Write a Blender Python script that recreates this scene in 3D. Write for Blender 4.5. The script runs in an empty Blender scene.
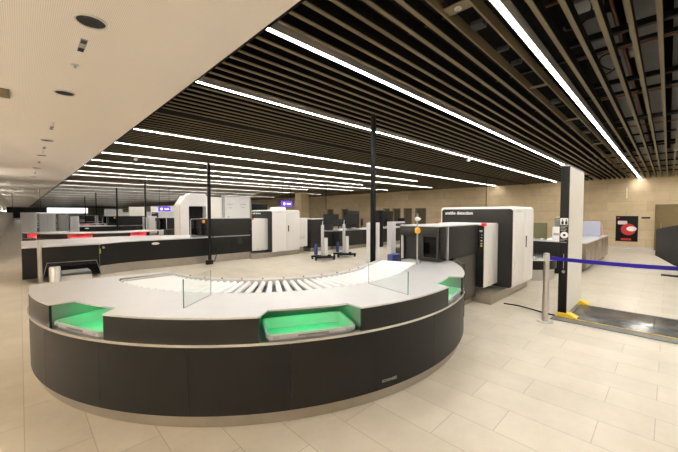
import bpy, bmesh, math, random
from mathutils import Vector, Matrix
random.seed(7)
SC = bpy.context.scene
COL = SC.collection
PI = math.pi
rad = math.radians

# ------------------------------------------------------------------ materials
def mat(name, col, rough=.5, metal=0, var=.05, vscale=6, bump=0, spec=.5, stretch=None, coat=0):
    m = bpy.data.materials.new(name); m.use_nodes = True
    nt = m.node_tree; b = nt.nodes['Principled BSDF']
    b.inputs['Roughness'].default_value = rough
    b.inputs['Metallic'].default_value = metal
    b.inputs['Specular IOR Level'].default_value = spec
    b.inputs['Coat Weight'].default_value = coat
    tc = nt.nodes.new('ShaderNodeTexCoord')
    vec = tc.outputs['Object']
    if stretch:
        mp = nt.nodes.new('ShaderNodeMapping'); mp.inputs['Scale'].default_value = stretch
        nt.links.new(vec, mp.inputs['Vector']); vec = mp.outputs['Vector']
    n = nt.nodes.new('ShaderNodeTexNoise'); n.inputs['Scale'].default_value = vscale
    n.inputs['Detail'].default_value = 4
    nt.links.new(vec, n.inputs['Vector'])
    mx = nt.nodes.new('ShaderNodeMix'); mx.data_type = 'RGBA'
    lo = [max(0, c * (1 - var)) for c in col]; hi = [min(1, c * (1 + var)) for c in col]
    mx.inputs[6].default_value = (*lo, 1); mx.inputs[7].default_value = (*hi, 1)
    nt.links.new(n.outputs['Fac'], mx.inputs[0]); nt.links.new(mx.outputs[2], b.inputs['Base Color'])
    if bump:
        bp = nt.nodes.new('ShaderNodeBump'); bp.inputs['Strength'].default_value = bump
        bp.inputs['Distance'].default_value = .002
        nt.links.new(n.outputs['Fac'], bp.inputs['Height']); nt.links.new(bp.outputs['Normal'], b.inputs['Normal'])
    return m

def glow(name, col, strength):
    m = bpy.data.materials.new(name); m.use_nodes = True
    nt = m.node_tree; b = nt.nodes['Principled BSDF']
    b.inputs['Base Color'].default_value = (*[c * .8 for c in col], 1)
    b.inputs['Emission Color'].default_value = (*col, 1)
    b.inputs['Emission Strength'].default_value = strength
    return m

def glassmat(name, tint, alpha_mix=.85, rough=.02):
    m = bpy.data.materials.new(name); m.use_nodes = True
    nt = m.node_tree; nt.nodes.remove(nt.nodes['Principled BSDF'])
    out = nt.nodes['Material Output']
    tr = nt.nodes.new('ShaderNodeBsdfTransparent'); tr.inputs['Color'].default_value = (*tint, 1)
    gl = nt.nodes.new('ShaderNodeBsdfGlossy'); gl.inputs['Roughness'].default_value = rough
    lw = nt.nodes.new('ShaderNodeLayerWeight')
    pw = nt.nodes.new('ShaderNodeMath'); pw.operation = 'POWER'; pw.inputs[1].default_value = 5
    ml = nt.nodes.new('ShaderNodeMath'); ml.operation = 'MULTIPLY_ADD'; ml.inputs[1].default_value = .5; ml.inputs[2].default_value = .03
    nt.links.new(lw.outputs['Facing'], pw.inputs[0]); nt.links.new(pw.outputs[0], ml.inputs[0])
    mx = nt.nodes.new('ShaderNodeMixShader')
    nt.links.new(ml.outputs[0], mx.inputs[0])
    nt.links.new(tr.outputs[0], mx.inputs[1]); nt.links.new(gl.outputs[0], mx.inputs[2])
    nt.links.new(mx.outputs[0], out.inputs['Surface'])
    return m

def brickmat(name, c1, c2, mortar, bw, rh, ms, rough, rot=(0, 0, 0), nvar=.5, spec=.5, offset=.5, bump=.2, loc=(0, 0, 0)):
    m = bpy.data.materials.new(name); m.use_nodes = True
    nt = m.node_tree; b = nt.nodes['Principled BSDF']
    b.inputs['Roughness'].default_value = rough; b.inputs['Specular IOR Level'].default_value = spec
    tc = nt.nodes.new('ShaderNodeTexCoord'); mp = nt.nodes.new('ShaderNodeMapping')
    mp.inputs['Rotation'].default_value = rot; mp.inputs['Location'].default_value = loc
    nt.links.new(tc.outputs['Object'], mp.inputs['Vector'])
    br = nt.nodes.new('ShaderNodeTexBrick')
    br.inputs['Color1'].default_value = (*c1, 1); br.inputs['Color2'].default_value = (*c2, 1)
    br.inputs['Mortar'].default_value = (*mortar, 1)
    br.inputs['Scale'].default_value = 1; br.inputs['Mortar Size'].default_value = ms
    br.inputs['Mortar Smooth'].default_value = .1; br.inputs['Bias'].default_value = 0
    br.inputs['Brick Width'].default_value = bw; br.inputs['Row Height'].default_value = rh
    br.offset = offset
    nt.links.new(mp.outputs['Vector'], br.inputs['Vector'])
    n = nt.nodes.new('ShaderNodeTexNoise'); n.inputs['Scale'].default_value = 2.2; n.inputs['Detail'].default_value = 8
    n.inputs['Roughness'].default_value = .7
    nt.links.new(tc.outputs['Object'], n.inputs['Vector'])
    cr = nt.nodes.new('ShaderNodeValToRGB')
    cr.color_ramp.elements[0].position = .3; cr.color_ramp.elements[0].color = (1 - nvar * .35, 1 - nvar * .38, 1 - nvar * .45, 1)
    cr.color_ramp.elements[1].position = .7; cr.color_ramp.elements[1].color = (1, 1, 1, 1)
    nt.links.new(n.outputs['Fac'], cr.inputs['Fac'])
    mx = nt.nodes.new('ShaderNodeMix'); mx.data_type = 'RGBA'; mx.blend_type = 'MULTIPLY'; mx.inputs[0].default_value = 1
    nt.links.new(br.outputs['Color'], mx.inputs[6]); nt.links.new(cr.outputs['Color'], mx.inputs[7])
    nt.links.new(mx.outputs[2], b.inputs['Base Color'])
    if bump:
        bp = nt.nodes.new('ShaderNodeBump'); bp.inputs['Strength'].default_value = bump; bp.inputs['Distance'].default_value = .002
        bp.invert = True
        nt.links.new(br.outputs['Fac'], bp.inputs['Height']); nt.links.new(bp.outputs['Normal'], b.inputs['Normal'])
    return m

def perfmat(name, col, dark, scale, rough=.7):
    m = bpy.data.materials.new(name); m.use_nodes = True
    nt = m.node_tree; b = nt.nodes['Principled BSDF']; b.inputs['Roughness'].default_value = rough
    b.inputs['Specular IOR Level'].default_value = .2
    tc = nt.nodes.new('ShaderNodeTexCoord')
    w = nt.nodes.new('ShaderNodeTexWave'); w.wave_type = 'BANDS'; w.bands_direction = 'X'
    w.inputs['Scale'].default_value = scale
    nt.links.new(tc.outputs['Object'], w.inputs['Vector'])
    mx = nt.nodes.new('ShaderNodeMix'); mx.data_type = 'RGBA'
    mx.inputs[6].default_value = (*dark, 1); mx.inputs[7].default_value = (*col, 1)
    nt.links.new(w.outputs['Fac'], mx.inputs[0]); nt.links.new(mx.outputs[2], b.inputs['Base Color'])
    return m

M = {}
M['floor'] = brickmat('stone_floor', (.66, .595, .49), (.60, .54, .44), (.46, .41, .33), .82, .345, .0035, .34,
                      rot=(0, 0, PI / 2), nvar=.45, offset=.37, bump=.08, spec=.35, loc=(.03, .02, 0))
M['stone'] = brickmat('stone_wall', (.65, .525, .35), (.56, .445, .285), (.48, .38, .24), 1.35, .42, .006, .6,
                      rot=(-PI / 2, -PI / 2, 0), nvar=.5, spec=.25)
M['plaster'] = mat('plaster', (.66, .60, .52), .8, var=.04)
M['ceil'] = perfmat('perforated_ceiling', (.82, .755, .68), (.68, .62, .555), 26)
M['slat'] = mat('bronze_slat', (.140, .112, .058), .55, .1, var=.15, vscale=3, stretch=(.3, 3, 3))
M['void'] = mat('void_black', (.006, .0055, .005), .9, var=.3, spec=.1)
M['panel'] = mat('bronze_black_panel', (.008, .0075, .007), .42, 0, var=.12, vscale=3, spec=.28)
M['fascia'] = mat('dark_fascia', (.012, .0112, .0105), .42, 0, var=.1, vscale=3, spec=.35)
M['steel'] = mat('brushed_steel', (.50, .49, .48), .34, .85, var=.08, vscale=12, stretch=(1, 1, 20))
M['plinth'] = mat('plinth_steel', (.42, .385, .33), .36, .8, var=.15, vscale=4)
M['top'] = mat('steel_worktop', (.69, .685, .69), .30, .25, var=.04, vscale=5)
M['ledge'] = mat('satin_edge', (.62, .61, .60), .25, .9, var=.05)
M['roller'] = mat('white_roller', (.92, .92, .92), .38, 0, var=.02)
M['rail'] = mat('rail_grey', (.66, .65, .63), .42, .2, var=.05)
M['bed'] = mat('roller_bed', (.17, .17, .18), .5, .3, var=.1)
M['dark'] = mat('charcoal_panel', (.024, .0235, .022), .42, 0, var=.08, vscale=4, spec=.25)
M['skirt'] = mat('charcoal_skirt', (.075, .070, .063), .3, .6, var=.1, vscale=4)
M['black'] = mat('matte_black', (.008, .008, .008), .5, var=.2, spec=.2)
M['rubber'] = mat('rubber_black', (.02, .02, .02), .75, var=.2)
M['scanwhite'] = mat('scanner_white', (.80, .78, .76), .35, 0, var=.02, vscale=3)
M['scanblack'] = mat('scanner_black', (.020, .020, .019), .45, 0, var=.1, spec=.25)
M['white'] = mat('white_paint', (.82, .81, .79), .45, var=.03)
M['cream'] = mat('cream_panel', (.88, .85, .77), .4, var=.02)
M['grey'] = mat('mid_grey', (.33, .33, .34), .5, var=.06)
M['lgrey'] = mat('light_grey', (.55, .55, .56), .45, var=.05)
M['traygrey'] = mat('tray_plastic', (.42, .43, .44), .5, var=.06)
M['bay'] = mat('bay_liner', (.30, .31, .31), .5, .1, var=.05)
M['gasket'] = mat('dark_gap', (.012, .012, .012), .6)
M['red'] = mat('red_plastic', (.72, .02, .03), .35, var=.05)
M['orange'] = mat('orange_plastic', (.85, .30, .02), .4, var=.05)
M['yellow'] = mat('yellow_plastic', (.85, .60, .02), .42, var=.05)
M['blue'] = mat('blue_belt', (.018, .010, .26), .7, var=.12, vscale=60, spec=.2)
M['bluedark'] = mat('navy_plastic', (.03, .05, .20), .5, var=.1)
M['mat'] = mat('ribbed_mat', (.10, .10, .10), .22, .2, var=.2, vscale=9)
M['matedge'] = mat('mat_border', (.15, .145, .135), .5, .1, var=.12, vscale=9)
M['brushpost'] = mat('post_steel', (.60, .58, .54), .32, .9, var=.06, stretch=(12, 12, .5))
M['olive'] = mat('olive_door', (.16, .11, .035), .5, var=.1)
M['wood'] = mat('beige_laminate', (.22, .17, .115), .3, 0, var=.10, vscale=3, stretch=(.4, .4, 4), coat=.2)
M['glass'] = glassmat('clear_glass', (.965, .985, .975))
M['glassedge'] = mat('glass_edge', (.10, .32, .25), .15, var=.1)
M['acrylic'] = glassmat('smoked_acrylic', (.62, .63, .65))
M['acryclear'] = glassmat('clear_acrylic', (.86, .88, .90))
M['greenglass'] = glassmat('green_glass', (.66, .72, .64))
M['screen'] = mat('screen_dark', (.018, .020, .022), .18, var=.1)
M['bluescreen'] = glow('blue_screen', (.10, .04, .62), .45)
M['signlit'] = glow('sign_white', (.9, .9, 1), .5)
M['led'] = glow('led_diffuser', (1.0, .965, .91), 22)
M['lamphouse'] = mat('lamp_aluminium', (.60, .58, .53), .45, .5, var=.05)
M['greenled'] = glow('green_led', (.02, 1.0, .22), .4)
M['redled'] = glow('red_led', (1.0, .02, .02), 3)
M['redlamp'] = glow('red_pilot', (1.0, .03, .02), 3)
M['duct'] = mat('galvanised_duct', (.10, .10, .10), .45, .4, var=.35, vscale=4)
M['copper'] = mat('copper_pipe', (.22, .08, .025), .4, .4, var=.1)
M['posterblack'] = mat('poster_black', (.007, .007, .008), .5, var=.1, spec=.15)
M['posterred'] = mat('poster_red', (.50, .012, .015), .4, var=.1)
M['posterpale'] = mat('poster_pale', (.72, .62, .62), .4, var=.15, vscale=30)
M['sticker'] = mat('sticker_lime', (.55, .75, .03), .5)
M['ink'] = mat('printed_grey', (.30, .30, .29), .5)
M['printwhite'] = mat('printed_white', (.85, .85, .84), .5)
M['opening'] = mat('opening_dark', (.10, .075, .035), .5, var=.3, vscale=2)

# ------------------------------------------------------------------ mesh builder
class MB:
    def __init__(s): s.bm = bmesh.new()
    def _merge(s, b):
        me = bpy.data.meshes.new('tmp'); b.to_mesh(me); b.free(); s.bm.from_mesh(me); bpy.data.meshes.remove(me)
    def box(s, x0, x1, y0, y1, z0, z1, bev=0, seg=2):
        b = bmesh.new()
        v = [b.verts.new((x, y, z)) for x in (x0, x1) for y in (y0, y1) for z in (z0, z1)]
        for f in ((0, 1, 3, 2), (4, 6, 7, 5), (0, 4, 5, 1), (2, 3, 7, 6), (0, 2, 6, 4), (1, 5, 7, 3)):
            b.faces.new([v[i] for i in f])
        bmesh.ops.recalc_face_normals(b, faces=b.faces)
        if bev:
            bev = min(bev, abs(x1 - x0) * .49, abs(y1 - y0) * .49, abs(z1 - z0) * .49)
            bmesh.ops.bevel(b, geom=b.edges[:], offset=bev, segments=seg, profile=.5, affect='EDGES')
        s._merge(b); return s
    def strip(s, inn, out, z0, z1):
        """solid between two polylines of equal length"""
        b = bmesh.new(); n = len(inn)
        r = [[b.verts.new((p[0], p[1], z)) for p in L] for L in (inn, out) for z in (z0, z1)]
        ib, it, ob, ot = r
        for i in range(n - 1):
            b.faces.new((it[i], it[i + 1], ot[i + 1], ot[i])); b.faces.new((ib[i], ob[i], ob[i + 1], ib[i + 1]))
            b.faces.new((ib[i], ib[i + 1], it[i + 1], it[i])); b.faces.new((ob[i], ot[i], ot[i + 1], ob[i + 1]))
        b.faces.new((ib[0], it[0], ot[0], ob[0])); b.faces.new((ib[-1], ob[-1], ot[-1], it[-1]))
        bmesh.ops.recalc_face_normals(b, faces=b.faces); s._merge(b); return s
    def arc(s, C, a0, a1, R0, R1, z0, z1, step=2.0):
        n = max(2, int(abs(a1 - a0) / step) + 1)
        A = [rad(a0 + (a1 - a0) * i / (n - 1)) for i in range(n)]
        P = lambda R: [(C[0] + R * math.cos(a), C[1] + R * math.sin(a)) for a in A]
        return s.strip(P(R0), P(R1), z0, z1)
    def prism(s, pts, z0, z1, axis='z', bev=0):
        b = bmesh.new()
        mk = {'z': lambda p, h: (p[0], p[1], h), 'x': lambda p, h: (h, p[0], p[1]), 'y': lambda p, h: (p[0], h, p[1])}[axis]
        lo = [b.verts.new(mk(p, z0)) for p in pts]; hi = [b.verts.new(mk(p, z1)) for p in pts]
        n = len(pts)
        b.faces.new(lo[::-1]); b.faces.new(hi)
        for i in range(n): b.faces.new((lo[i], lo[(i + 1) % n], hi[(i + 1) % n], hi[i]))
        bmesh.ops.recalc_face_normals(b, faces=b.faces)
        if bev: bmesh.ops.bevel(b, geom=b.edges[:], offset=bev, segments=2, profile=.5, affect='EDGES')
        s._merge(b); return s
    def tube(s, pts, r, seg=12, r2=None, cap=True):
        b = bmesh.new(); pts = [Vector(p) for p in pts]; rings = []
        for i, p in enumerate(pts):
            d = (pts[min(i + 1, len(pts) - 1)] - pts[max(i - 1, 0)]).normalized()
            u = d.cross(Vector((0, 0, 1)))
            if u.length < 1e-3: u = d.cross(Vector((1, 0, 0)))
            u.normalize(); w = d.cross(u)
            rr = r if r2 is None else r + (r2 - r) * i / (len(pts) - 1)
            rings.append([b.verts.new(p + (u * math.cos(2 * PI * k / seg) + w * math.sin(2 * PI * k / seg)) * rr) for k in range(seg)])
        for i in range(len(rings) - 1):
            for k in range(seg):
                b.faces.new((rings[i][k], rings[i][(k + 1) % seg], rings[i + 1][(k + 1) % seg], rings[i + 1][k]))
        if cap: b.faces.new(rings[0][::-1]); b.faces.new(rings[-1])
        bmesh.ops.recalc_face_normals(b, faces=b.faces); s._merge(b); return s
    def lathe(s, x, y, prof, seg=24):
        b = bmesh.new(); rings = []
        for r, z in prof:
            rings.append([b.verts.new((x + r * math.cos(2 * PI * k / seg), y + r * math.sin(2 * PI * k / seg), z)) for k in range(seg)])
        for i in range(len(rings) - 1):
            for k in range(seg):
                b.faces.new((rings[i][k], rings[i][(k + 1) % seg], rings[i + 1][(k + 1) % seg], rings[i + 1][k]))
        b.faces.new(rings[0][::-1]); b.faces.new(rings[-1])
        bmesh.ops.recalc_face_normals(b, faces=b.faces); s._merge(b); return s
    def ball(s, c, r, sc=(1, 1, 1)):
        b = bmesh.new(); bmesh.ops.create_uvsphere(b, u_segments=16, v_segments=10, radius=r)
        for v in b.verts: v.co = Vector((v.co.x * sc[0] + c[0], v.co.y * sc[1] + c[1], v.co.z * sc[2] + c[2]))
        s._merge(b); return s
    def xf(s, m):
        bmesh.ops.transform(s.bm, matrix=m, verts=s.bm.verts); return s

def rrect(x0, x1, y0, y1, r, n=5):
    out = []
    for cx, cy, a in ((x1 - r, y0 + r, -90), (x1 - r, y1 - r, 0), (x0 + r, y1 - r, 90), (x0 + r, y0 + r, 180)):
        for i in range(n + 1):
            t = rad(a + 90 * i / n); out.append((cx + r * math.cos(t), cy + r * math.sin(t)))
    return out

BASE = {}
def build(name, mb, m, parent=None):
    bm = mb.bm
    for f in bm.faces: f.smooth = True
    for e in bm.edges:
        if len(e.link_faces) != 2 or e.calc_face_angle(3) > rad(32): e.smooth = False
    off = BASE.get(parent.name, Vector()) if parent else Vector()
    if off.length: bmesh.ops.translate(bm, vec=-off, verts=bm.verts)
    me = bpy.data.meshes.new(name); bm.to_mesh(me); bm.free()
    me.materials.append(M[m] if isinstance(m, str) else m)
    o = bpy.data.objects.new(name, me); COL.objects.link(o)
    if parent: o.parent = parent; BASE[o.name] = off
    return o
def tag(o, label, cat, group=None):
    o['label'] = label; o['category'] = cat
    if group: o['group'] = group
    return o
def thing(name, label, cat, loc=(0, 0, 0), group=None):
    o = bpy.data.objects.new(name, None); o.empty_display_size = .1; COL.objects.link(o)
    o.location = loc; BASE[o.name] = Vector(loc)
    return tag(o, label, cat, group)
def single(name, mb, m, label, cat, loc=(0, 0, 0), group=None):
    """a thing that is one mesh, origin at its base"""
    bmesh.ops.translate(mb.bm, vec=-Vector(loc), verts=mb.bm.verts)
    o = build(name, mb, m); o.location = loc; return tag(o, label, cat, group)
def struct(name, mb, m):
    o = build(name, mb, m); o['kind'] = 'structure'; return o
KIDS = lambda o: [c for c in bpy.data.objects if c.parent == o]
def copy_tree(o, d=(0, 0, 0), label=None, group=None, rotz=None, parent=None, loc=None):
    c = o.copy(); COL.objects.link(c)
    if parent: c.parent = parent
    else:
        c.location = Vector(loc) if loc is not None else o.location + Vector(d)
        if rotz is not None: c.rotation_euler = (0, 0, rotz)
        if label: c['label'] = label
        if group: c['group'] = group
    for k in KIDS(o): copy_tree(k, parent=c)
    return c
FACE = {'-x': ((0, -1, 0), (0, 0, 1), (-1, 0, 0)), '-y': ((1, 0, 0), (0, 0, 1), (0, -1, 0))}
def text(name, s, size, pos, face, m, parent, bold=0):
    cu = bpy.data.curves.new('txt', 'FONT'); cu.body = s; cu.size = size; cu.extrude = .0015; cu.offset = bold
    cu.resolution_u = 3
    t = bpy.data.objects.new('txt', cu); COL.objects.link(t)
    dg = bpy.context.evaluated_depsgraph_get(); dg.update()
    me = bpy.data.meshes.new_from_object(t.evaluated_get(dg))
    bpy.data.objects.remove(t); bpy.data.curves.remove(cu)
    x, y, z = face if not isinstance(face, str) else FACE[face]
    mx = Matrix((( x[0], y[0], z[0], pos[0]), (x[1], y[1], z[1], pos[1]), (x[2], y[2], z[2], pos[2]), (0, 0, 0, 1)))
    mb = MB(); mb.bm.from_mesh(me); bpy.data.meshes.remove(me); mb.xf(mx)
    return build(name, mb, m, parent)

# ------------------------------------------------------------------ camera
F = 324.21; CAMH = 1.57; A2 = rad(45.4856); PT = rad(2.208)
fw = Vector((math.cos(A2) * math.cos(PT), math.sin(A2) * math.cos(PT), -math.sin(PT)))
rt = Vector((math.sin(A2), -math.cos(A2), 0)); up = rt.cross(fw)
cam = bpy.data.cameras.new('camera'); co = bpy.data.objects.new('camera', cam); COL.objects.link(co)
cam.sensor_width = 36; cam.lens = F / 678 * 36; cam.clip_start = .05; cam.clip_end = 300
co.matrix_world = Matrix(((rt.x, up.x, -fw.x, 0), (rt.y, up.y, -fw.y, 0), (rt.z, up.z, -fw.z, CAMH), (0, 0, 0, 1)))
SC.camera = co

# ------------------------------------------------------------------ the hall
XW = 19.4; YF = 110; YB = -6; XL = -4; ZC = 3.05; ZS = 3.12; ZT = 4.3; XE = 1.43
struct('floor', MB().box(XL - .2, XW + .2, YB - .2, YF + .2, -.12, 0), 'floor')
struct('ceiling', MB().box(XL, XE, YB, YF, ZC, ZC + .12), 'ceil')
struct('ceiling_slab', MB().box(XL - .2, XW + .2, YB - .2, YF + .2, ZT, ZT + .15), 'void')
struct('trim_1', MB().box(XE, XE + .015, YB, YF, ZC - .01, ZC + .45), 'void')
struct('trim_2', MB().box(XL, XE, YB, YF, ZC + .16, ZC + .2), 'void')
b = MB()
# right wall with five dark glazed openings
ops = [(9.05, 9.75), (11.4, 12.25), (12.5, 13.2), (13.45, 14.15), (14.4, 15.0), (18.6, 19.4), (20.4, 21.2)]
ys = [YB] + [v for o in ops for v in o] + [YF]
for i in range(0, len(ys), 2): b.box(XW, XW + .25, ys[i], ys[i + 1], 0, ZT)
for y0, y1 in ops: b.box(XW, XW + .25, y0, y1, 1.95, ZT)
struct('wall_right', b, 'stone')
for i, (y0, y1) in enumerate(ops):
    w = struct('window_%d' % (i + 1), MB().box(XW + .16, XW + .2, y0, y1, 0, 1.95), 'opening')
    fr = MB()
    for a, c in ((y0, y0 + .05), (y1 - .05, y1)): fr.box(XW - .01, XW + .16, a, c, 0, 1.95)
    fr.box(XW - .01, XW + .16, y0 + .05, y1 - .05, 1.9, 1.95)
    build('window_frame', fr, 'wood', w)
struct('wall_far', MB().box(XL, XW, YF, YF + .2, 0, ZT), 'plaster')
struct('wall_back', MB().box(XL, XW, YB - .2, YB, 0, ZT), 'plaster')
struct('wall_left', MB().box(XL - .2, XL, YB, YF, 0, ZT), 'plaster')
struct('wall_corridor', MB().box(XL, -1.0, 15, YF, 0, ZC), 'plaster')
struct('baseboard_right', MB().box(XW - .015, XW, YB, 9.0, 0, .08), 'lgrey')
d = struct('door_1', MB().box(XW - .05, XW, -.85, .36, 0, 1.9, .006), 'olive')
fr = MB().box(XW - .07, XW, .36, .42, 0, 1.96).box(XW - .07, XW, -.91, -.85, 0, 1.96).box(XW - .07, XW, -.85, .36, 1.9, 1.96)
build('door_frame', fr, 'olive', d)
build('door_handle', MB().tube([(XW - .1, .22, .95), (XW - .1, .22, 1.15)], .012).tube([(XW - .1, .22, .98), (XW - .05, .22, .98)], .008).tube([(XW - .1, .22, 1.12), (XW - .05, .22, 1.12)], .008), 'steel', d)
# slatted ceiling
LY = [.93, 2.40, 3.93, 6.90, 8.50, 10.12, 11.68, 13.20, 15.05, 16.55, 19.9, 23.2, 26.4, 30.2, 34, 38.4, 45, 54, 66, 80, -.62, -2.15, -3.7]
LX = [XW - .05, 12.6, 18.9, 19.2, 13.6, 17.9, 13.3, 17.6, 16.2, 13.5, 17.5, 13.5, 17.5, 13.5, 17.5, 13.5, 17.5, 17.5, 17.5, 17.5, XW - .05, XW - .05, XW - .05]
b = MB(); b2 = MB(); y = -5.9; k = 0
while y < YF:
    skip = any(abs(y - l) < .07 for l in LY) or 1.05 < y < 1.30 or 5.28 < y < 5.56
    if y < .85 and k % 2: skip = skip or False
    if not skip: b.box(XE + .02, XW, y - .017, y + .017, ZS, ZS + .012); b2.box(XE + .02, XW, y - .0165, y + .0165, ZS + .0121, ZS + .11)
    y += .1665; k += 1
struct('ceiling_slats', b, 'slat'); struct('ceiling_slat_bodies', b2, 'void')
b = MB()
for i, x in enumerate([2.6 + 1.7 * j for j in range(10)]): b.box(x, x + .04, -5.9, YF, ZS + .112, ZS + .15)
struct('trim_3', b, 'black')
struct('trim_4', MB().box(XE + .02, XW, 5.30, 5.54, ZS - .0, ZS + .03), 'void')
# service channel beside the first light
ch = struct('trim_5', MB().box(XE + .02, XW, 1.06, 1.075, ZS, ZS + .1).box(XE + .02, XW, 1.275, 1.29, ZS, ZS + .1), 'slat')
b = MB()
for x, l in ((2.02, .13), (2.38, .11), (4.6, .06), (6.6, .08), (9.3, .1)): build('cover_plate', MB().box(x, x + l, 1.08, 1.27, ZS + .02, ZS + .035, .003), 'slat', ch)
for x, l in ((2.75, .10), (3.35, .04), (3.75, .04), (5.4, .12), (7.8, .2)): build('equipment_box', MB().box(x, x + l, 1.12, 1.22, ZS + .02, ZS + .06, .003), 'rubber', ch)
build('ring', MB().lathe(2.435, 1.175, [(.028, ZS + .02), (.028, ZS + .014), (.016, ZS + .014), (.016, ZS + .02)], 20), 'lamphouse', ch)
# services above the open slats
def pipe(name, pts, r, m, label, cat, grp=None, seg=10):
    return single(name, MB().tube(pts, r, seg), m, label, cat, group=grp)
single('air_duct', MB().box(2.0, 18.8, -.34, .02, 3.42, 3.72, .01), 'duct', 'grey galvanised air duct above the open slats, at the top right corner', 'duct')
single('air_duct', MB().box(4.2, 17.5, .45, .78, 3.55, 3.85, .01), 'duct', 'grey galvanised air duct above the slats just right of the brightest ceiling light', 'duct')
single('cable_tray', MB().box(2.0, 19, .12, .34, 3.44, 3.455).box(2.0, 19, .12, .13, 3.455, 3.5).box(2.0, 19, .33, .34, 3.455, 3.5), 'duct',
       'long metal cable tray running above the open slats at the top right', 'cable tray')
pipe('copper_pipe', [(2, .42, 3.5), (19, .42, 3.5)], .014, 'copper', 'thin copper pipe running lengthways above the open slats', 'pipe')
for i, (x, lab) in enumerate(((3.3, 'thin orange cross pipe above the slats, nearest to the camera'), (4.7, 'thin orange cross pipe above the slats, second from the camera'),
                              (6.6, 'thin orange cross pipe above the slats, third from the camera'), (9, 'thin orange cross pipe above the slats, farthest from the camera'))):
    pipe('cross_pipe', [(x, -.9, 3.36), (x, .84, 3.36)], .011, 'copper', lab, 'pipe', 'cross pipes above the slats')
for i, (x, lab) in enumerate(((2.9, 'dark cross channel above the open slats, nearest to the camera'), (4.05, 'dark cross channel above the open slats, second from the camera'),
                              (5.6, 'dark cross channel above the open slats, third from the camera'), (8, 'dark cross channel above the open slats, fourth from the camera'), (11, 'dark cross channel above the open slats, farthest back'))):
    single('cross_channel', MB().box(x, x + .06, -1.0, .86, 3.27, 3.33, .004), 'black', lab, 'channel', group='dark cross channels above the slats')
for i, (x, y, lab) in enumerate(((3.6, .62, 'looped black cable hanging above the slats, nearer one'), (5.1, .55, 'looped black cable hanging above the slats, farther one'))):
    pts = [(x + .14 * math.cos(t * .5), y + .10 * math.sin(t * .5), 3.34 + .10 * math.sin(t * .27)) for t in range(18)]
    pipe('hanging_cable', pts, .008, 'black', lab, 'cable', 'cable loops above the slats', 8)
for x, y, lab in ((3.75, .58, 'pale junction box above the slats, nearer one'), (5.3, .30, 'pale junction box above the slats, farther one')):
    single('junction_box', MB().box(x, x + .22, y - .1, y + .1, 3.52, 3.62, .01), 'grey', lab, 'box', group='junction boxes above the slats')

# linear ceiling lights
ORD = ['first', 'second', 'third', 'fourth', 'fifth', 'sixth', 'seventh', 'eighth', 'ninth', 'tenth', 'eleventh', 'twelfth', 'thirteenth', 'fourteenth', 'fifteenth',
       'sixteenth', 'seventeenth', 'eighteenth', 'nineteenth', 'twentieth', 'twenty-first', 'twenty-second', 'twenty-third', 'twenty-fourth']
for i, (y, x1) in enumerate(zip(LY, LX)):
    lab = '%s long white linear ceiling light, counting back from the top right corner' % ORD[i] if y > 0 else 'linear ceiling light outside the right edge of the photo, %s from its edge' % ORD[i - 20]
    t = thing('ceiling_light', lab, 'ceiling light', (XE + .03, y, ZS - .02), 'linear lights between the ceiling slats')
    build('housing', MB().box(XE + .03, x1, y - .03, y - .022, ZS - .005, ZS + .09).box(XE + .03, x1, y + .022, y + .03, ZS - .005, ZS + .09).box(XE + .03, x1, y - .022, y + .022, ZS + .03, ZS + .09), 'lamphouse', t)
    build('diffuser', MB().box(XE + .035, x1 - .005, y - .0215, y + .0215, ZS - .001, ZS + .029), 'led', t)
# small detectors hanging under the slats
for x, y, lab in ((9.15, 4.05, 'small white smoke detector under the slats above the large scanner'), (8.0, 6.6, 'small white smoke detector under the slats right of the black pole'),
                  (2.35, 10.5, 'small white smoke detector under the slats near the pale ceiling edge')):
    t = thing('smoke_detector', lab, 'smoke detector', (x, y, ZS - .08), 'smoke detectors under the slats')
    build('body', MB().lathe(x, y, [(.02, ZS - .075), (.045, ZS - .06), (.05, ZS - .03), (.05, ZS - .02)]), 'white', t)
    build('mount', MB().lathe(x, y, [(.025, ZS - .02), (.025, ZS + .05)]), 'lamphouse', t)

# corridor ceiling fittings
for i, y in enumerate([3.16, 5.23, 8.85, 11.2, 14.4, 18, 22.5]):
    r = .105
    t = thing('ceiling_speaker', 'round dark ceiling speaker, %s from the top left of the pale ceiling' % ORD[i], 'speaker', (.43, y, ZC - .012), 'round speakers in the pale ceiling')
    build('rim', MB().lathe(.43, y, [(r, ZC), (r, ZC - .012), (r - .012, ZC - .012), (r - .012, ZC)], 32), 'lamphouse', t)
    build('grille', MB().lathe(.43, y, [(r - .012, ZC - .001), (r - .012, ZC - .006), (.01, ZC - .008)], 32), 'black', t)
for i, y in enumerate([3.66, 7.5, 9.9, 12.8, 16.2]):
    t = thing('ceiling_vent', 'small rectangular grey grille in the pale ceiling, %s from the top' % ORD[i], 'vent', (.43, y, ZC - .01), 'small grilles in the pale ceiling')
    build('frame', MB().box(.405, .455, y - .14, y + .14, ZC - .008, ZC, .002), 'grey', t)
    build('slot', MB().box(.41, .45, y - .13, y - .06, ZC - .011, ZC - .008).box(.41, .45, y + .05, y + .13, ZC - .011, ZC - .008), 'black', t)
for i, y in enumerate([4.19, 7.1, 10.5, 15.2]):
    t = thing('ceiling_sprinkler', 'tiny sprinkler head in the pale ceiling, %s from the top' % ORD[i], 'sprinkler', (.43, y, ZC - .03), 'sprinkler heads in the pale ceiling')
    build('head', MB().lathe(.43, y, [(.016, ZC - .028), (.005, ZC - .02), (.005, ZC)]), 'grey', t)
    build('plate', MB().lathe(.43, y, [(.035, ZC - .004), (.035, ZC)]), 'lamphouse', t)
t = thing('recessed_downlight', 'square recessed bronze downlight at the left edge of the pale ceiling', 'downlight', (-.24, 5.75, ZC - .01))
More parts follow.
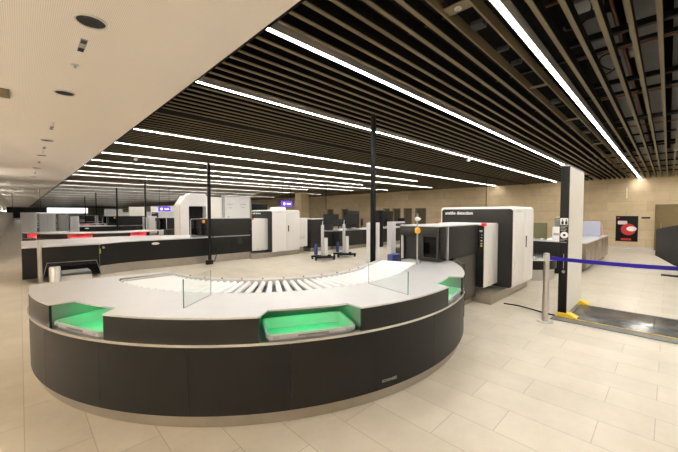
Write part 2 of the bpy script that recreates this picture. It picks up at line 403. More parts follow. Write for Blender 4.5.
build('frame', MB().box(-.42, -.05, 5.56, 5.59, ZC - .012, ZC).box(-.42, -.05, 5.93, 5.96, ZC - .012, ZC).box(-.42, -.39, 5.59, 5.93, ZC - .012, ZC).box(-.08, -.05, 5.59, 5.93, ZC - .012, ZC), 'slat', t)
build('reflector', MB().box(-.39, -.08, 5.59, 5.93, ZC - .003, ZC), 'olive', t)

# ------------------------------------------------------------------ lane with the curved counter
C = (2.825, 4.33); R = 2.79
def pol(a, r): return (C[0] + r * math.cos(rad(a)), C[1] + r * math.sin(rad(a)))
BAYS = [(196.2, 210.3), (234.6, 251.0), (275.6, 288.4)]
ZW = .827; ZL = .635; ZB = .108
K = thing('security_counter', 'large curved charcoal security counter with steel worktop and green lit tray bays, in the foreground', 'counter', (2.86, 1.6, 0), 'curved tray counters of the security lanes')
A0 = 175.5
seams = [A0, 193.9, 209.2, 224.1, 239.2, 254.3, 269.3, 284.3, 299, 306]
for a, c in zip(seams, seams[1:]):
    build('lower_panel', MB().arc(C, a + .02, c - .02, R - .025, R, ZB, ZL - .022), 'panel', K)
build('carcass', MB().arc(C, A0, 306, R - .10, R - .03, ZB + .01, ZL - .03), 'gasket', K)
build('plinth', MB().arc(C, A0, 305, R - .09, R - .045, 0, ZB + .03), 'plinth', K)
build('ledge', MB().arc(C, A0, 306, R - .03, R + .012, ZL - .02, ZL), 'ledge', K)
fas = [(A0, BAYS[0][0]), (BAYS[0][1], BAYS[1][0]), (BAYS[1][1], BAYS[2][0]), (BAYS[2][1], 291)]
for a, c in fas: build('fascia', MB().arc(C, a, c, R - .02, R - .002, ZL, ZW - .014), 'fascia', K)
# worktop: outer rim with the three cut-outs
RI = 2.065; RN = 2.635
ang = []
a = 182.0
def rim(a):
    for b0, b1 in BAYS:
        if b0 - .01 <= a <= b1 + .01:
            t = min(a - b0, b1 - a)
            return R + (RN - R) * min(1, t / 1.1)
    return R
aa = sorted(set([182 + i * 1.0 for i in range(109)] + [x for b0, b1 in BAYS for x in (b0, b0 + .55, b0 + 1.1, b1 - 1.1, b1 - .55, b1)]))
aa = [x for x in aa if x <= 290]
wt = MB()
wt.strip([pol(a, RI) for a in aa], [pol(a, rim(a)) for a in aa], ZW - .014, ZW)
# left end of the worktop, square to the hall
eL = [pol(182, RI), (1.34, 4.40), (1.30, 4.52)]
wt.prism([pol(182, R), pol(182, RI), (.80, 4.42), (1.33, 4.40), (1.33, 4.50), (.70, 4.60), (.32, 4.63), (.06, 4.63), (.045, 4.5)], ZW - .014, ZW)
# right end running back to the tunnel
q = pol(290, R); qi = pol(290, RI)
wt.prism([qi, q, (3.93, 1.765), (4.10, 1.85), (4.32, 1.98), (4.50, 2.11), (4.66, 2.235), (4.80, 2.34), (4.80, 2.50), (4.36, 2.63)], ZW - .014, ZW)
build('worktop', wt, 'top', K)
for b0, b1 in BAYS:
    bl = MB().arc(C, b0 - 1.2, b1 + 1.2, 2.13, 2.15, .58, ZW - .016)
    bl.arc(C, b0 - 1.2, b1 + 1.2, 2.15, R - .03, .580, .592)
    for aa_, s in ((b0 - .8, -1), (b1 + .8, 1)):
        bl.arc(C, aa_ + (0 if s > 0 else -.4), aa_ + (.4 if s > 0 else 0), 2.15, R - .022, .592, ZW - .016, step=.2)
    build('tray_bay', bl, 'bay', K)
    build('led_strip', MB().arc(C, b0 + 1.5, b1 - 1.5, 2.44, 2.465, ZW - .024, ZW - .015), 'greenled', K)
build('end_panel', MB().box(.075, .80, 4.56, 4.58, ZB, ZW - .016).box(.80, 1.34, 4.48, 4.50, ZB, ZW - .016), 'panel', K)
# curved skirt under the tunnel
sk = [(4.46, 2.00), (4.56, 2.10), (4.66, 2.20), (4.78, 2.29), (4.92, 2.345), (5.1, 2.36), (5.70, 2.36)]
sk2 = [(p[0] - .012, p[1] + .03) for p in sk]
build('skirt', MB().strip(sk2, sk, ZB, .86), 'skirt', K)
build('skirt_plinth', MB().strip([(p[0] - .04, p[1] + .10) for p in sk], [(p[0] - .02, p[1] + .05) for p in sk], 0, ZB + .01), 'plinth', K)
build('inner_panel', MB().arc(C, 184, 290, 1.52, 1.54, ZB, .72), 'panel', K)
n = (math.cos(rad(255.1)), math.sin(rad(255.1))); p = pol(255.1, R + .001)
text('maker_plate', 'SCARABEE', .034, (p[0], p[1], .163), ((-n[1], n[0], 0), (0, 0, 1), (n[0], n[1], 0)), 'ink', K)
# conveyor
V = thing('roller_conveyor', 'curved conveyor of white rollers set into the steel worktop of the front counter', 'conveyor', (2.86, 2.6, .7), 'roller conveyors of the security lanes')
RO, RR = 2.058, 1.50
build('bed', MB().arc(C, 183.5, 290, RR, RO, .745, .765), 'bed', V)
def stp(t, s):  # straight stretch after the bend, t along, s across (0 near edge)
    tx, ty = -math.sin(rad(290)), math.cos(rad(290))
    o = pol(290, RO - s * (RO - RR)); return (o[0] + tx * t, o[1] + ty * t)
build('straight_bed', MB().strip([stp(0, 1), stp(.80, 1)], [stp(0, 0), stp(.80, 0)], .745, .765), 'bed', V)
A = [183.5 + i * 2 for i in range(54)]
il = [pol(a, RR - .055) for a in A] + [stp(.3, 1.10), stp(.6, 1.08), stp(.80, 1.05)]
ol = [pol(a, RR) for a in A] + [stp(.3, 1), stp(.6, 1), stp(.80, 1)]
build('inner_rail', MB().strip(il, ol, .74, .838), 'rail', V)
build('inner_skirt', MB().strip([(p[0] + (C[0] - p[0]) * .03, p[1] + (C[1] - p[1]) * .03) for p in il], il, .55, .80), 'rail', V)
build('end_rail', MB().strip([pol(182.4, RR - .05), pol(182.4, RO)], [pol(183.6, RR - .05), pol(183.6, RO)], .75, .836), 'rail', V)
k = 0; a = 185.2
while a < 290:
    i_, o_ = pol(a, RR + .015), pol(a, RO - .008)
    build('roller', MB().tube([(*i_, .797), (*o_, .797)], .025, 12, .031), 'roller', V); a += 2.95
for j in range(9):
    t0 = .06 + j * .088
    build('roller', MB().tube([(*stp(t0, .985), .799), (*stp(t0, .01), .799)], .031, 12), 'roller', V)
for j, a in enumerate(range(196, 288, 9)):
    build('rail_button', MB().lathe(*pol(a, RR - .025), [(.009, .838), (.009, .846), (.004, .848)], 10), 'red' if j % 2 else 'black', V)

# trays
def make_tray(label, group):
    w, dp, h = .352, .21, .088
    t = thing('tray', label, 'tray', (0, 0, 0), group)
    bm = bmesh.new()
    def ring(w, d, z, r):
        return [bm.verts.new((x, y, z)) for x, y in rrect(-w, w, -d, d, r, 5)]
    rs = [ring(w - .03, dp - .03, .0, .04), ring(w - .012, dp - .012, h - .03, .05), ring(w, dp, h - .03, .055), ring(w, dp, h, .055),
          ring(w - .018, dp - .018, h, .045), ring(w - .024, dp - .024, h - .012, .042), ring(w - .042, dp - .042, .008, .03)]
    for r0, r1 in zip(rs, rs[1:]):
        for i in range(len(r0)): bm.faces.new((r0[i], r0[(i + 1) % len(r0)], r1[(i + 1) % len(r0)], r1[i]))
    bm.faces.new(rs[0][::-1]); bm.faces.new(rs[-1])
    bmesh.ops.recalc_face_normals(bm, faces=bm.faces)
    m = MB(); m.bm = bm; build('shell', m, 'traygrey', t)
    g = MB().box(-.12, .12, -dp - .004, -dp + .004, h - .026, h - .014, .002)
    build('handle_slot', g, 'bed', t)
    for sx in (-1, 1): build('clip', MB().box(sx * (w - .07) - .025, sx * (w - .07) + .025, -dp - .003, -dp + .003, h - .028, h - .006, .002), 'grey', t)
    return t
tr = make_tray('grey plastic tray with green lit inside in the middle bay of the front counter', 'trays in the counter bays')
TRAYS = []
for i, (am, rr_, tw) in enumerate(((242.9, 2.56, .6), (203.2, 2.555, -2), (282, 2.555, 1))):
    lab = ['grey plastic tray with green lit inside in the middle bay of the front counter', 'grey plastic tray under green light in the left bay of the front counter',
           'grey plastic tray under green light in the right bay of the front counter'][i]
    o = tr if i == 0 else copy_tree(tr, label=lab)
    o.location = (*pol(am, rr_), .594); o.scale = (1 if i == 0 else .92, 1, 1); o.rotation_euler = (0, 0, rad(am + 90 + tw)); TRAYS.append(o)
def bay_lamp(y_off, col, power):
    for b0, b1 in BAYS:
        am = (b0 + b1) / 2
        L = bpy.data.lights.new('bay_lamp', 'AREA'); L.shape = 'RECTANGLE'; L.size = .55; L.size_y = .03; L.energy = power; L.color = col
        o = bpy.data.objects.new('bay_lamp', L); COL.objects.link(o)
        p = pol(am, 2.52); o.location = (p[0], p[1] + y_off, ZW - .028)
        o.rotation_euler = (0, 0, rad(am + 90))
bay_lamp(0, (.0, 1, .24), .42)

# glass dividers standing on the worktop
def divider(p0, p1, z1, label, lean=(0, 0)):
    t = thing('glass_divider', label, 'glass panel', (*p0, ZW), 'glass dividers on the front counter')
    d = (Vector(p1) - Vector(p0)); L = d.length; d.normalize(); nx, ny = -d.y * .004, d.x * .004
    def quad(a, b, th):
        pa = Vector(p0) + d * a; pb = Vector(p0) + d * b
        return [(pa.x + nx * th, pa.y + ny * th), (pb.x + nx * th, pb.y + ny * th), (pb.x - nx * th, pb.y - ny * th), (pa.x - nx * th, pa.y - ny * th)]
    build('pane', MB().prism(quad(.004, L - .004, 1), ZW, z1), 'glass', t)
    build('front_edge', MB().prism(quad(0, .004, 1), ZW, z1), 'glassedge', t)
    build('back_edge', MB().prism(quad(L - .004, L, .5), ZW, z1), 'grey', t)
    build('foot_seal', MB().prism(quad(.004, L - .004, 1.0), ZW - .001, ZW + .003), 'grey', t)
    return t
divider((.895, 2.65), (1.226, 2.916), 1.055, 'clear glass divider with green edge standing on the left of the worktop')
divider((2.508, 1.65), (2.623, 2.22), 1.04, 'clear glass divider standing on the right of the worktop by the tunnel')

# tunnel hood
H = thing('conveyor_tunnel', 'charcoal conveyor tunnel with dark opening between the front counter and the large scanner', 'tunnel', (5.0, 2.7, .84), 'conveyor tunnels of the security lanes')
y0, y1, x0, x1, zt = 2.36, 3.06, 4.40, 5.77, 1.368
build('side_panel', MB().box(x0 + .28, x1, y0, y0 + .03, .865, zt, .004), 'dark', H)
build('far_panel', MB().box(x0, x1, y1 - .03, y1, .845, zt, .004), 'dark', H)
build('roof', MB().box(x0, x1, y0 + .002, y1 - .002, zt, zt + .018, .004), 'lgrey', H)
build('lintel', MB().box(x0, x0 + .03, y0 + .03, y1 - .03, 1.22, zt, .003), 'dark', H)
build('jamb', MB().box(x0 - .01, x0 + .03, y1 - .055, y1 - .03, .845, 1.22, .004), 'lgrey', H)
build('corner_strip', MB().box(x0 + .255, x0 + .28, y0 - .004, y0 + .03, .845, zt, .004), 'lgrey', H)
build('curtain', MB().box(x0 + .06, x0 + .07, y0 + .34, y1 - .055, .85, 1.30), 'rubber', H)
build('interior', MB().box(x0 + .3, x0 + .31, y0 + .03, y1 - .03, .85, zt - .01), 'rubber', H)
wfr = MB()
ya, yb = y0 + .02, y0 + .335
wfr.box(x0, x0 + .03, yb - .06, yb, .845, 1.22, .004).box(x0, x0 + .03, ya, ya + .03, .845, 1.22, .004).box(x0, x0 + .03, ya, yb, .845, .90, .004)
build('window_frame', wfr, 'dark', H)
build('window', MB().box(x0 + .012, x0 + .018, ya + .03, yb - .06, .90, 1.22), 'acrylic', H)
build('guard', MB().box(x0, x0 + .255, y0, y0 + .008, .845, zt), 'acrylic', H)
build('belt', MB().box(x0 - .06, x1, y0 + .27, y1 - .06, .79, .832, .01), 'lgrey', H)
# thin post with stop button
T = thing('stop_button_post', 'thin grey post with orange stop button standing at the tunnel mouth of the front counter', 'post', (4.107, 2.555, ZW))
build('post', MB().box(4.098, 4.116, 2.546, 2.564, ZW, 1.57, .003), 'grey', T)
bt = build('button_box', MB().prism(rrect(-.028, .028, 1.285, 1.365, .012), -.035, .035, 'y').xf(Matrix.Translation((4.107, 2.555, 0)) @ Matrix.Rotation(rad(-45), 4, 'Z')), 'yellow', T)
build('button', MB().tube([(4.085, 2.533, 1.325), (4.05, 2.498, 1.325)], .028, 16), 'orange', bt)
build('camera', MB().ball((4.10, 2.55, 1.49), .040, (1, 1, .8)).box(4.06, 4.15, 2.52, 2.58, 1.475, 1.505, .01), 'white', T)

# ------------------------------------------------------------------ scanner
S = thing('xray_scanner', 'large white baggage scanner with black front reading smiths detection, behind the front counter', 'scanner', (7.1, 2.72, 0), 'baggage scanners of the security lanes')
bx0, bx1, by0, by1, bz0, bz1 = 6.45, 7.72, 1.99, 3.45, .165, 1.70
build('shell', MB().box(bx0, bx1, by0, by1, bz0, bz1, .06, 4), 'scanwhite', S)
build('front_panel', MB().prism(rrect(by0 + .018, by1 - .05, bz0 + .02, bz1 - .045, .05), bx0 - .010, bx0 + .02, 'x'), 'scanblack', S)
build('rear_panel', MB().prism(rrect(by0 + .05, by1 - .05, bz0 + .03, bz1 - .045, .05), bx1 - .02, bx1 + .008, 'x'), 'scanblack', S)
xm = bx0 + .62
for a, c in ((bx0 + .07, xm - .004), (xm + .004, bx1 - .07)):
    dd = build('door', MB().box(a, c, by0 - .012, by0 + .02, bz0 + .10, bz1 - .12, .006), 'scanwhite', S)
    if a > bx0 + .3:
        build('handle', MB().box(a + .06, a + .105, by0 - .024, by0 - .010, .90, 1.13, .006), 'scanblack', dd)
build('mark', MB().box(bx0 + .14, bx0 + .42, by0 - .004, by0 + .002, bz1 - .10, bz1 - .085), 'lgrey', S)
text('lettering', 'smiths detection', .088, (bx0 - .0105, by1 - .12, bz1 - .15), '-x', 'printwhite', S, .002)
wx0, wy0, wy1, wz0, wz1 = 5.80, 2.255, 3.20, .245, 1.39
w = build('entry_wing', MB().box(wx0, bx0 + .01, wy0, wy1, wz0, wz1, .03, 3), 'scanwhite', S)
build('wing_front', MB().box(wx0 - .012, wx0 + .015, wy0 + .012, wy1 - .03, wz0 + .012, wz1 - .03, .005), 'black', w)
for z, hh, ww in ((1.26, .030, .05), (1.19, .012, .02), (1.145, .012, .025), (1.09, .022, .03), (1.04, .022, .03)):
    build('symbol', MB().box(wx0 - .016, wx0 - .010, wy0 + .035, wy0 + .035 + ww, z - hh / 2, z + hh / 2, .002), 'lgrey', w)
build('warning_label', MB().box(wx0 - .016, wx0 - .010, wy0 + .035, wy0 + .065, .985, 1.015), 'yellow', w)
build('floor_label', MB().box(wx0 + .20, wx0 + .25, wy0 - .003, wy0 + .002, wz0 + .06, wz0 + .10), 'yellow', w)
for yy in (wy0 + .03, wy1 - .03):
    build('pilot_lamp', MB().box(wx0 - .02, wx0 + .08, yy - .035, yy + .03, wz1 - .045, wz1 + .012, .012), 'red', S)
v = build('exit_wing', MB().box(bx1 - .01, bx1 + .58, wy0, wy1, wz0, wz1, .03, 3), 'scanwhite', S)
g = MB()
for j in range(6): g.box(bx1 + .12, bx1 + .42, wy0 - .004, wy0 + .002, .56 + j * .022, .57 + j * .022)
build('vent', g, 'lgrey', v)
build('plinth', MB().box(5.72, 7.75, 2.10, 3.30, 0, .165, .006), 'plinth', S)
build('plinth_foot', MB().box(bx1 + .03, bx1 + .5, 2.42, 3.1, 0, wz0 + .01, .006), 'plinth', S)

# cable pole with housing
def make_pole(x, y, label, z1=3.55):
    P = thing('service_pole', label, 'pole', (x, y, 0), 'black service poles between floor and ceiling')
    d = Vector((-y, x, 0)).normalized()  # housing sides seen left and right
    build('pole', MB().box(x - .032, x + .032, y - .032, y + .032, 0, z1, .004), 'black', P)
    ca = math.atan2(y, x)
    hs = MB()
    for s in (-1, 1):
        hs.prism([(-.06, s * .045), (.06, s * .045), (.06, s * .105), (-.06, s * .105)] if s > 0 else [(-.06, -.105), (.06, -.105), (.06, -.045), (-.06, -.045)], 0, 1.42)
    hs.xf(Matrix.Translation((x, y, 0)) @ Matrix.Rotation(ca, 4, 'Z'))
    build('housing', hs, 'lgrey', P)
    return P
P1 = make_pole(4.09, 3.37, 'black service pole with pale grey housing rising behind the front counter')

# second and third set of this lane behind
for dy, where, n in ((13.4, 'the third security lane back, behind the red lights', 1), (26.8, 'the fifth security lane back, far away', 2)):
    copy_tree(K, (0, dy, 0), 'curved charcoal security counter of ' + where)
    copy_tree(V, (0, dy, 0), 'curved roller conveyor of ' + where)
    copy_tree(H, (0, dy, 0), 'charcoal conveyor tunnel of ' + where)
    copy_tree(S, (0, dy, 0), 'white baggage scanner of ' + where)
    copy_tree(P1, (0, dy, 0), 'black service pole of ' + where)
    if n == 1:
        for o, ps in zip(TRAYS, ('middle', 'left', 'right')):
            copy_tree(o, (0, dy, 0), 'grey tray under red light in the %s bay of the third lane counter' % ps)
# the third lane's bays are lit red
for o in bpy.data.objects:
    if o.name.startswith('led_strip') and o.parent and o.parent.name.startswith('security_counter.'):
        o.data = o.data.copy() if o.data.users > 1 else o.data
        o.data.materials[0] = M['redled']
bay_lamp(13.4, (1, .01, .015), 2.2)

# ------------------------------------------------------------------ second lane, seen from its staff side
B = thing('security_counter', 'long low charcoal counter of the second lane, with steel top, behind the front counter', 'counter', (2.5, 10.5, 0), 'straight security counters seen from the staff side')
fl = [(.0, 9.93), (1.38, 9.93)]
fr_ = [(1.38, 9.93), (1.42, 10.12), (1.85, 10.27), (2.35, 10.33), (2.9, 10.29), (3.5, 10.22), (4.28, 10.22)]
off = lambda L, dx, dy: [(p[0] + dx, p[1] + dy) for p in L]
build('end_panel', MB().strip(off(fl, 0, .03), fl, .11, .80), 'panel', B)
cuts = [(0, 3), (2, 4), (3, 6), (5, 7)]
for (i0, i1) in ((0, 4), (3, 6), (5, 7)):
    seg = fr_[i0:i1]
    build('front_panel', MB().strip(off(seg, 0, .03), seg, .24, .80), 'panel', B)
build('front_plinth', MB().strip(off(fr_[1:], 0, .08), off(fr_[1:], 0, .03), 0, .24), 'plinth', B)
build('front_panel', MB().box(4.285, 4.96, 10.22, 10.25, .24, .80, .003).box(4.966, 5.73, 10.22, 10.25, .24, .80, .003), 'panel', B)
build('front_plinth', MB().box(4.285, 5.73, 10.26, 10.30, 0, .24), 'plinth', B)
build('end_side', MB().box(0, .03, 9.965, 12.1, .11, .80), 'panel', B)
inn = [(0, 12.15), (1.0, 12.4), (1.7, 12.5), (2.35, 12.5), (2.9, 12.35), (3.5, 12.0), (4.28, 11.6)]
outr = [(0, 9.90), (.5, 9.905), (1.38, 9.91), (1.9, 10.24), (2.4, 10.30), (3.3, 10.21), (4.28, 10.20)]
build('worktop', MB().strip(inn, outr, .80, .83), 'top', B)
build('back_panel', MB().strip(off(inn, 0, -.10), off(inn, 0, -.13), .11, .80), 'panel', B)
build('lock', MB().tube([(1.50, 10.15, .70), (1.50, 10.11, .70)], .028, 16), 'steel', B)
build('badge', MB().prism([(2.75 + .10 * math.cos(t * PI / 10), .71 + .035 * math.sin(t * PI / 10)) for t in range(20)], 10.285, 10.31, 'y'), 'cream', B)
build('sticker', MB().box(1.385, 1.43, 10.04, 10.07, .56, .68), 'sticker', B)
build('socket', MB().box(5.22, 5.40, 10.205, 10.222, .55, .76, .006).box(5.26, 5.36, 10.198, 10.206, .60, .64).box(5.26, 5.36, 10.198, 10.206, .68, .72), 'dark', B)
H2 = thing('conveyor_tunnel', 'flat charcoal conveyor tunnel of the second lane, joined to its white scanner', 'tunnel', (5.0, 10.6, .8), 'conveyor tunnels of the security lanes')
build('side_panel', MB().box(4.30, 5.73, 10.22, 10.25, .835, 1.40, .004), 'dark', H2)
build('far_panel', MB().box(4.30, 5.73, 11.0, 11.03, .835, 1.40, .004), 'dark', H2)
build('roof', MB().box(4.30, 5.73, 10.225, 11.025, 1.40, 1.415, .004), 'grey', H2)
build('mouth_frame', MB().box(4.28, 4.30, 10.22, 10.30, .835, 1.40).box(4.28, 4.30, 10.95, 11.03, .835, 1.40).box(4.28, 4.30, 10.30, 10.95, 1.26, 1.40), 'dark', H2)
build('curtain', MB().box(4.34, 4.35, 10.30, 10.95, .84, 1.26), 'rubber', H2)
build('floor', MB().box(4.30, 5.73, 10.25, 11.0, .80, .834), 'lgrey', H2)
build('guard', MB().prism(rrect(3.72, 4.27, .83, 1.40, .05), 10.245, 10.252, 'y'), 'acrylic', H2)
build('guard_frame', MB().box(3.70, 3.72, 10.24, 10.26, .83, 1.38).box(3.72, 4.27, 10.24, 10.26, 1.395, 1.412), 'grey', H2)
build('stop_button', MB().box(4.06, 4.13, 10.19, 10.238, 1.27, 1.36, .01), 'orange', H2)
S2 = copy_tree(S, (-.03, 7.96, 0), 'white baggage scanner with double doors and black front, on the second lane')
P2 = thing('service_pole', 'tall black service pole with hanging cable in front of the second lane counter', 'pole', (4.20, 9.98, 0), 'black service poles between floor and ceiling')
build('pole', MB().box(4.15, 4.23, 9.97, 10.05, 0, 3.5, .004), 'black', P2)
build('foot', MB().box(4.03, 4.24, 9.87, 9.97, 0, .13, .01), 'black', P2)
build('cable', MB().tube([(4.26, 9.96, 1.2), (4.27, 9.94, .8), (4.33, 9.91, .5), (4.35, 9.91, .25), (4.30, 9.91, .10), (4.26, 9.91, .07)], .014, 8), 'black', P2)
for dy, where in ((13.4, 'fourth'), (26.8, 'sixth')):
    copy_tree(B, (0, dy, 0), 'charcoal counter of the %s security lane back' % where)
    copy_tree(H2, (0, dy, 0), 'charcoal conveyor tunnel of the %s security lane back' % where)
    copy_tree(S, (-.03, 7.96 + dy, 0), 'white baggage scanner of the %s security lane back' % where)
    copy_tree(P2, (0, dy, 0), 'black service pole of the %s security lane back' % where)

# ------------------------------------------------------------------ detector gate, mat, barriers
G = thing('detector_gate', 'tall cream and black detector gate panel on yellow feet, by the blue belt', 'gate', (6.4, 1.04, 0))
gx0, gx1, gy0, gy1 = 5.84, 6.98, 1.045, 1.16
build('side_panel', MB().prism(rrect(gx0 + .03, gx1 - .01, .055, 2.27, .05), gy0 - .001, gy0 + .03, 'y').prism(rrect(gx0 + .03, gx1 - .01, .055, 2.27, .05), gy1 - .03, gy1, 'y'), 'cream', G)
fp = build('front_panel', MB().box(gx0, gx0 + .03, gy0 + .004, gy1, .05, 2.275, .006), 'black', G)
build('core', MB().box(gx0 + .03, gx1 - .04, gy0 + .03, gy1 - .03, .05, 2.262), 'black', G)
build('cap', MB().box(gx0, gx1, gy0, gy1, 2.276, 2.296, .006), 'grey', G)
for x in (gx0, gx1 - .12):
    f_ = MB().prism([(gy0 - .13, 0), (gy1 + .005, 0), (gy1 + .005, .065), (gy0 - .03, .065), (gy0 - .13, .02)], x - .03, x + .13, 'x')
    build('foot', f_, 'yellow', G)
sx = gx0 - .003; sy = (gy0 + gy1) / 2
sg = MB().box(sx, gx0 + .002, sy - .05, sy + .05, 1.40, 1.50, .004)
s1 = build('sign_square', sg, 'printwhite', fp)
build('pictogram', MB().box(sx - .003, sx, sy - .042, sy - .012, 1.405, 1.455).box(sx - .003, sx, sy - .036, sy - .018, 1.462, 1.482).box(sx - .003, sx, sy + .005, sy + .035, 1.405, 1.455).box(sx - .003, sx, sy + .012, sy + .03, 1.462, 1.482), 'black', fp)
build('sign_disc', MB().prism([(sy - .005 + .05 * math.cos(t * PI / 12), 1.245 + .05 * math.sin(t * PI / 12)) for t in range(24)], sx, gx0 + .002, 'x'), 'printwhite', fp)
build('disc_mark', MB().prism([(sy - .005 + .018 * math.cos(t * PI / 8), 1.245 + .018 * math.sin(t * PI / 8)) for t in range(16)], sx - .003, sx, 'x'), 'black', fp)
tl = MB()
for z, l in ((1.375, .10), (1.355, .07), (1.332, .09), (1.31, .08), (1.175, .10), (1.155, .06), (1.13, .09)):
    tl.box(sx, gx0 + .002, sy + .045 - l * .9, sy + .045, z, z + .009)
build('text_lines', tl, 'ink', fp)
build('arrow', MB().box(sx, gx0 + .002, sy - .009, sy - .001, .74, .96).prism([(sy - .03, .69), (sy - .005, .66), (sy + .02, .69), (sy - .005, .72)], sx, gx0 + .002, 'x'), 'ink', fp)
mt = thing('floor_mat', 'dark grey ribbed floor mat with yellow line lying between the detector gates', 'mat', (6.2, .3, 0))
mtp = MB().box(5.80, 6.80, -2.2, 1.03, .002, .014, .004)
build('pad', mtp, 'mat', mt)
build('border', MB().box(5.58, 5.79, -2.2, 1.20, .002, .012, .004).box(6.81, 6.86, -2.2, 1.03, .002, .012, .004), 'matedge', mt)
build('yellow_line', MB().box(5.795, 5.805, -2.2, 1.03, .002, .0155), 'yellow', mt)
sl = MB()
for y in [-2.0 + .7 * j for j in range(4)]: sl.box(5.81, 6.79, y, y + .008, .006, .0155)
build('seam', sl, 'black', mt)
# stanchions
def stanchion(x, y, label, r=.037, belt=True, h=1.0):
    t = thing('barrier_post', label, 'barrier post', (x, y, 0), 'steel barrier posts')
    build('post', MB().lathe(x, y, [(r, .012), (r, h - .10), (r, h - .002), (r - .006, h)], 24), 'brushpost', t)
    build('base', MB().lathe(x, y, [(.10, 0), (.10, .008), (.092, .014), (r, .018)], 32), 'brushpost', t)
    build('belt_head', MB().lathe(x, y, [(r + .003, h - .11), (r + .003, h - .03)], 24), 'lgrey', t)
    return t
stanchion(5.404, 1.222, 'steel barrier post holding the blue belt, left of the detector gate')
stanchion(5.62, -.62, 'steel barrier post at the far end of the blue belt')
p0, p1 = Vector((5.404, 1.222)), Vector((5.62, -.62)); dd = (p1 - p0).normalized()
a_, c_ = p0 + dd * .041, p1 - dd * .041
bp_ = []
nn = 14
for i in range(nn + 1):
    f = i / nn; bp_.append((a_.x + (c_.x - a_.x) * f, a_.y + (c_.y - a_.y) * f, .93 - .02 * math.sin(PI * f)))
bm = MB(); nx, ny = -dd.y * .0015, dd.x * .0015
vv = [[bm.bm.verts.new((p[0] + sx * nx, p[1] + sx * ny, p[2] + sz * .026)) for sx, sz in ((1, 1), (-1, 1), (-1, -1), (1, -1))] for p in bp_]
for i in range(nn):
    for k in range(4): bm.bm.faces.new((vv[i][k], vv[i][(k + 1) % 4], vv[i + 1][(k + 1) % 4], vv[i + 1][k]))
bm.bm.faces.new(vv[0][::-1]); bm.bm.faces.new(vv[-1])
bmesh.ops.recalc_face_normals(bm.bm, faces=bm.bm.faces)
single('barrier_belt', bm, 'blue', 'dark blue barrier belt stretched from the steel post to the right', 'belt')
stanchion(.27, 9.3, 'pale steel barrier post at the left end of the second lane counter')
# swing gate behind the left end of the front counter
g = thing('swing_gate', 'low swing gate with smoked acrylic wing behind the left end of the front counter', 'gate', (.28, 5.25, 0))
gy = 5.25
build('post', MB().lathe(.285, gy, [(.055, 0), (.055, .905), (.048, .92)], 24), 'brushpost', g)
build('wing', MB().prism([(.18, .79), (.22, .955), (.24, .964), (.70, .95), (.715, .94), (.755, .77)], gy + .08, gy + .09, 'y'), 'acrylic', g)
build('wing_edge', MB().tube([(.18, gy + .085, .79), (.22, gy + .085, .96), (.71, gy + .085, .95), (.755, gy + .085, .77)], .004, 8), 'grey', g)
build('cabinet', MB().box(.34, .66, gy + .10, gy + .42, 0, .81, .01), 'white', g)

# ------------------------------------------------------------------ staff area behind the front counter
def cart(x, y, label):
    t = thing('workstation_cart', label, 'cart', (x, y, 0), 'workstation carts between the lanes')
    bs = MB()
    for s in (-1, 1): bs.prism([(-.36, s * .20 - .045), (.36, s * .20 - .045), (.36, s * .20 + .045), (-.36, s * .20 + .045)], .07, .13, bev=.012)
    bs.box(-.09, .09, -.2, .2, .07, .135, .01)
    rot = Matrix.Translation((x, y, 0)) @ Matrix.Rotation(rad(-22), 4, 'Z')
    build('base', bs.xf(rot), 'black', t)
    for sx_ in (-1, 1):
        for sy_ in (-1, 1):
            build('caster', MB().tube([(sx_ * .32, sy_ * .20 - .02, .036), (sx_ * .32, sy_ * .20 + .02, .036)], .036, 14).xf(rot), 'rubber', t)
    build('column', MB().box(-.06, .02, -.05, .05, .13, 1.18, .01).xf(rot), 'lgrey', t)
    build('power_box', MB().box(.03, .15, -.07, .07, .13, .74, .015).xf(rot), 'white', t)
    build('bottle', MB().lathe(-.22, .12, [(.055, .16), (.06, .18), (.06, .44), (.045, .50), (.03, .53)]).xf(rot), 'bluedark', t)
    ks = build('keyboard_tray', MB().box(.0, .62, -.22, .16, .97, .995, .008).xf(rot), 'grey', t)
    build('keyboard', MB().box(.08, .50, -.20, -.06, .995, 1.015, .004).xf(rot), 'black', ks)
    mo = build('monitor', MB().box(.02, .58, .0, .04, 1.20, 1.545, .008).xf(rot), 'black', t)
    build('screen', MB().box(.035, .565, -.003, .001, 1.215, 1.53).xf(rot), 'screen', mo)
    build('monitor_arm', MB().tube([(-.02, .0, 1.15), (.0, .03, 1.3), (.3, .05, 1.36)], .018, 8).xf(rot), 'lgrey', t)
    return t
cart(7.35, 8.25, 'wheeled workstation cart with monitor and blue bottle, nearer the white scanner')
cart(8.42, 8.28, 'wheeled workstation cart with monitor and blue bottle, nearer the black pole')
# white frame stand with bin behind the tunnel
t = thing('side_stand', 'pale grey upright stand with arm and navy box behind the dark tunnel mouth', 'stand', (5.58, 4.02, 0))
build('upright', MB().box(5.48, 5.63, 4.02, 4.14, 0, 1.40, .01), 'lgrey', t)
build('arm', MB().box(5.63, 5.98, 4.03, 4.09, 1.36, 1.40, .006), 'lgrey', t)
build('box', MB().box(5.33, 5.59, 3.87, 4.018, .56, .74, .015), 'bluedark', t)
build('foot', MB().box(5.33, 5.78, 3.87, 4.29, 0, .03, .008), 'black', t)
single('service_box', MB().box(5.85, 6.15, 3.85, 4.35, 0, .82, .015), 'dark', 'low charcoal service box on the floor right of the pale upright stand', 'box', (6.0, 4.1, 0))

